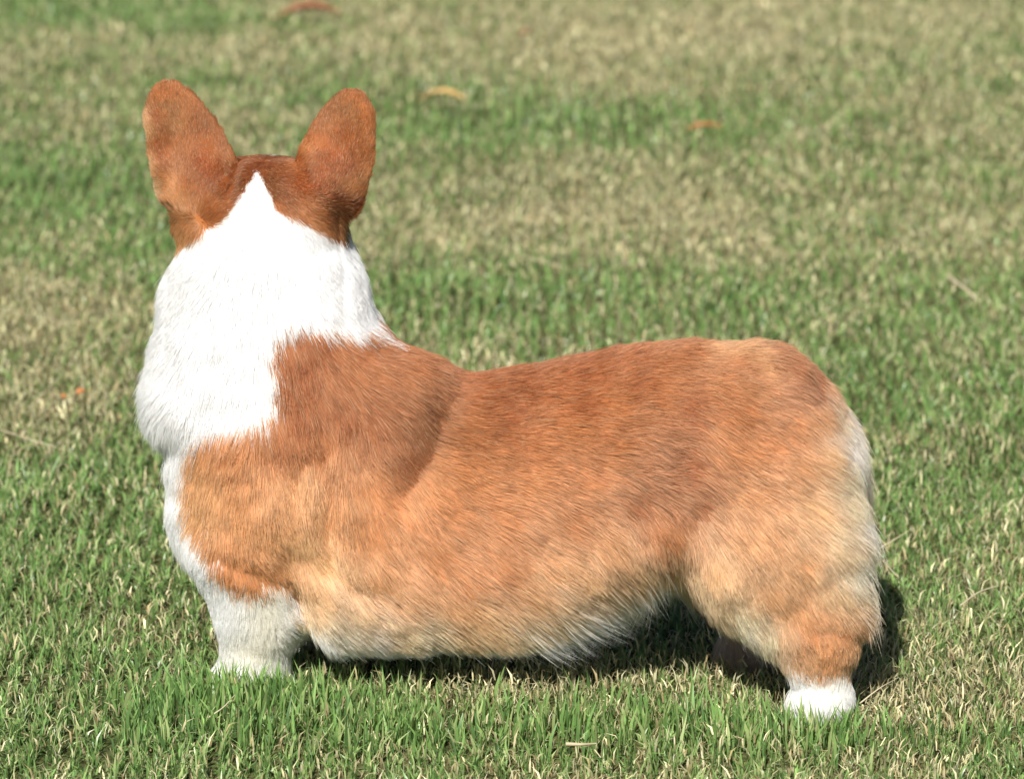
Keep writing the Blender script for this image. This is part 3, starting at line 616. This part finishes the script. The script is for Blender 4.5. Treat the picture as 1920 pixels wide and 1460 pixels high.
# ------------------------------------------------------------------ grass goes in now that the paws are known
def clear_of_paws(x, y):
    k = np.ones(len(x), bool)
    for p in PAWS:
        w = to_world(np.array(p)); k &= ((x - w[0]) / .024)**2 + ((y - w[1]) / .018)**2 > 1
    return k
def put(name, a, mat, label, zlo=0, zhi=0):
    k = clear_of_paws(a[0], a[1]); a = [q[k] for q in a]
    o = blades(name, *a, mat, zoff=rng.uniform(zlo, zhi, len(a[0]))); o['label'] = label; return o
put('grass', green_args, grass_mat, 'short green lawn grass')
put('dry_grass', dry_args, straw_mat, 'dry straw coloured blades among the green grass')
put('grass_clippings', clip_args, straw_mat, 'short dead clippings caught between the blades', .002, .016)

# ------------------------------------------------------------------ tall tufts that hide the paws, fallen leaves, loose stalks
def near_tufts():
    xs_, ys_ = [], []
    for p, n, rx in ((PAWS[0], 420, .05), (PAWS[1], 230, .045)):
        w = to_world(np.array(p)); xs_.append(w[0] + rng.normal(0, rx, n)); ys_.append(w[1] - .030 - rng.gamma(1.6, .012, n))
    n = 900; xs_.append(rng.uniform(-.3, .2, n)); ys_.append(rng.normal(-.065, .03, n) + 0 * xs_[-1])
    x, y = np.concatenate(xs_), np.concatenate(ys_); n = len(x)
    c = GREEN[rng.integers(0, 5, n)] * rng.uniform(.8, 1.2, (n, 1))
    return (x, y, rng.uniform(.022, .040, n), rng.uniform(.0018, .0030, n), rng.uniform(.1, .5, n), c, c * 1.15)
put('tall_grass', near_tufts(), grass_mat, 'taller green blades in front of the paws')

def solid_colour(name, rgb, rough=.6, transl=.2, rgb2=None):
    m, nt, N, K = material(name); N.clear()
    out = N.new('ShaderNodeOutputMaterial'); b = N.new('ShaderNodeBsdfPrincipled'); b.inputs['Roughness'].default_value = rough
    tr = N.new('ShaderNodeBsdfTranslucent'); mi = N.new('ShaderNodeMixShader'); mi.inputs[0].default_value = transl
    tc = N.new('ShaderNodeTexCoord'); ns = N.new('ShaderNodeTexNoise'); ns.inputs['Scale'].default_value = 90; ns.inputs['Detail'].default_value = 4
    rp = N.new('ShaderNodeValToRGB'); e = rp.color_ramp.elements; e[0].position = .38; e[1].position = .66
    e[0].color = (*rgb, 1); e[1].color = (*(rgb2 or [c * .5 for c in rgb]), 1)
    K.new(tc.outputs['Object'], ns.inputs['Vector']); K.new(ns.outputs['Fac'], rp.inputs[0])
    K.new(rp.outputs[0], b.inputs['Base Color']); K.new(rp.outputs[0], tr.inputs['Color'])
    K.new(b.outputs[0], mi.inputs[1]); K.new(tr.outputs[0], mi.inputs[2]); K.new(mi.outputs[0], out.inputs[0])
    return m
def leaf(px, py, length, width, rotz, curl, mat, label, z=.014, stalk=True, sag=.2):
    """a dry curled leaf lying on the grass: blade with midrib trough, own thickness"""
    w = G(px, py, z); root = bpy.data.objects.new('fallen_leaf', None); sc.collection.objects.link(root)
    root.location = w; root.rotation_euler = (.05, -.04, rotz); root['label'] = label; root['category'] = 'leaf'; root.empty_display_size = .02
    nu, nv = 18, 9; u = np.linspace(0, 1, nu); v = np.linspace(-1, 1, nv); Ug, Vg = np.meshgrid(u, v, indexing='ij')
    hw = width / 2 * np.sin(np.pi * np.clip(Ug * .96 + .02, 0, 1)) ** .8 * (1 + .10 * np.sin(Ug * 23 + Vg * 2))
    x = (Ug - .5) * length; ang = Vg * curl
    y = hw * np.sin(ang) / max(curl, .1); zz = hw * (1 - np.cos(ang)) / max(curl, .1) + length * sag * (4 * (Ug - .5) ** 2 * -.5 + .3) + .0012 * np.sin(Ug * 31 + Vg * 5)
    top = np.stack([x, y, zz], -1).reshape(-1, 3); bot = top - [0, 0, .0006]
    i = np.arange(nu * nv).reshape(nu, nv); q = np.stack([i[:-1, :-1], i[1:, :-1], i[1:, 1:], i[:-1, 1:]], -1).reshape(-1, 4); n = nu * nv
    rim = list(i[:, 0]) + list(i[-1, 1:]) + list(i[::-1, -1][1:]) + list(i[0, ::-1][1:-1]); rim = np.array(rim); rn = np.roll(rim, -1)
    mesh_np('leaf_blade', np.concatenate([top, bot]), np.concatenate([q, q[:, ::-1] + n, np.stack([rim, rim + n, rn + n, rn], -1)]), mat, root)
    if stalk:
        tube('leaf_stalk', [(-length * .5, 0, length * sag * -.2), (-length * .62, .002, length * sag * -.3), (-length * .75, .004, 0)], .0009, mat, root)
def tube(name, pts, r, mat, parent=None, taper=.4):
    pts = np.array(pts, float); m = 12; t = np.linspace(0, len(pts) - 1, m)
    C = np.stack([np.interp(t, np.arange(len(pts)), pts[:, k]) for k in range(3)], 1)
    for _ in range(3): C[1:-1] = (C[:-2] + 2 * C[1:-1] + C[2:]) / 4
    Tn = np.gradient(C, axis=0); Tn /= np.linalg.norm(Tn, axis=1, keepdims=True)
    A = np.cross(Tn, [0.1, .2, 1]); A /= np.linalg.norm(A, axis=1, keepdims=True); B = np.cross(Tn, A)
    k = 5; th = np.arange(k) * 2 * np.pi / k; rr = r * np.linspace(1, taper, m)
    Vv = C[:, None] + rr[:, None, None] * (np.cos(th)[None, :, None] * A[:, None] + np.sin(th)[None, :, None] * B[:, None])
    i = np.arange(m * k).reshape(m, k); j = np.roll(i, -1, 1)
    return mesh_np(name, Vv.reshape(-1, 3), np.stack([i[:-1], j[:-1], j[1:], i[1:]], -1).reshape(-1, 4), mat, parent)
rusty = solid_colour('rusty_leaf', (.42, .17, .085), rgb2=(.24, .10, .05)); yellow = solid_colour('yellow_leaf', (.85, .60, .26), rgb2=(.70, .42, .14))
orange_l = solid_colour('orange_leaf', (.62, .24, .08), rgb2=(.5, .2, .07)); straw_m = solid_colour('straw_stalk', (.66, .58, .40), rgb2=(.5, .42, .26))
leaf(580, 24, .092, .036, .05, 1.1, rusty, 'curled rusty brown dry leaf at the top of the lawn beyond the dog', z=.022)
leaf(830, 180, .062, .015, -.28, .8, yellow, 'narrow yellow dry leaf lying right of the ears', z=.030, stalk=False, sag=.3)
leaf(1322, 238, .045, .010, .1, 1.0, orange_l, 'small orange dry leaf half sunk in grass at upper right', z=.016, stalk=False)
leaf(152, 734, .010, .009, .8, .6, orange_l, 'tiny orange leaf scrap in the grass left of the white ruff', z=.020, stalk=False)
leaf(120, 742, .007, .006, 1.4, .6, orange_l, 'smallest orange leaf scrap, left of the other scrap by the ruff', z=.019, stalk=False)
leaf(985, 62, .020, .010, .3, .8, rusty, 'small brown leaf fragment far off at the top centre', z=.018, stalk=False)
def stalk(pix, z, r, label):
    pts = [G(px, py, zz) for (px, py), zz in zip(pix, z)]; o = pts[0].copy()
    ob = tube('straw_stalk', [p - o for p in pts], r, straw_m); ob.location = o
    ob['label'] = label; ob['category'] = 'straw'; ob['group'] = 'loose straw stalks on the lawn'
stalk([(55, 765), (85, 733), (118, 700)], (.015, .022, .030), .0007, 'long thin pale straw stalk slanting up at the far left')
stalk([(0, 805), (60, 825), (120, 842)], (.018, .022, .015), .0009, 'straw stalk lying nearly flat at the left edge of the lawn')
stalk([(740, 1235), (775, 1222), (792, 1240), (798, 1262)], (.012, .025, .022, .012), .0011, 'bent pale straw stalk in front of the belly')
stalk([(776, 1235), (800, 1225), (815, 1245)], (.018, .03, .018), .0007, 'thin forked straw beside the bent stalk under the chest')
stalk([(1062, 1394), (1090, 1395), (1118, 1393)], (.024, .025, .024), .0017, 'short thick yellowish straw piece at the bottom centre')
stalk([(1642, 1032), (1672, 1014), (1702, 996)], (.018, .024, .028), .0009, 'straw stalk leaning up behind the rump')
stalk([(1612, 1318), (1650, 1288), (1684, 1270)], (.014, .026, .024), .0007, 'thin straw stalk beside the hind paw')
stalk([(1800, 1135), (1835, 1108), (1870, 1098)], (.018, .024, .024), .0009, 'curved straw stalk among grass at the right')
stalk([(1655, 1050), (1680, 1078), (1690, 1090)], (.03, .02, .012), .0008, 'short pale straw leaning right of the fluffy thigh')
stalk([(390, 1345), (420, 1325), (440, 1302)], (.014, .022, .026), .0007, 'pale straw stalk at the lower left of the front paw')
stalk([(985, 482), (1020, 492), (1060, 500)], (.018, .022, .02), .0012, 'blurred straw stalk on the dry patch above the back')
stalk([(1780, 520), (1815, 545), (1835, 565)], (.03, .028, .018), .0022, 'whitish bent straw clump at the right edge of the lawn')
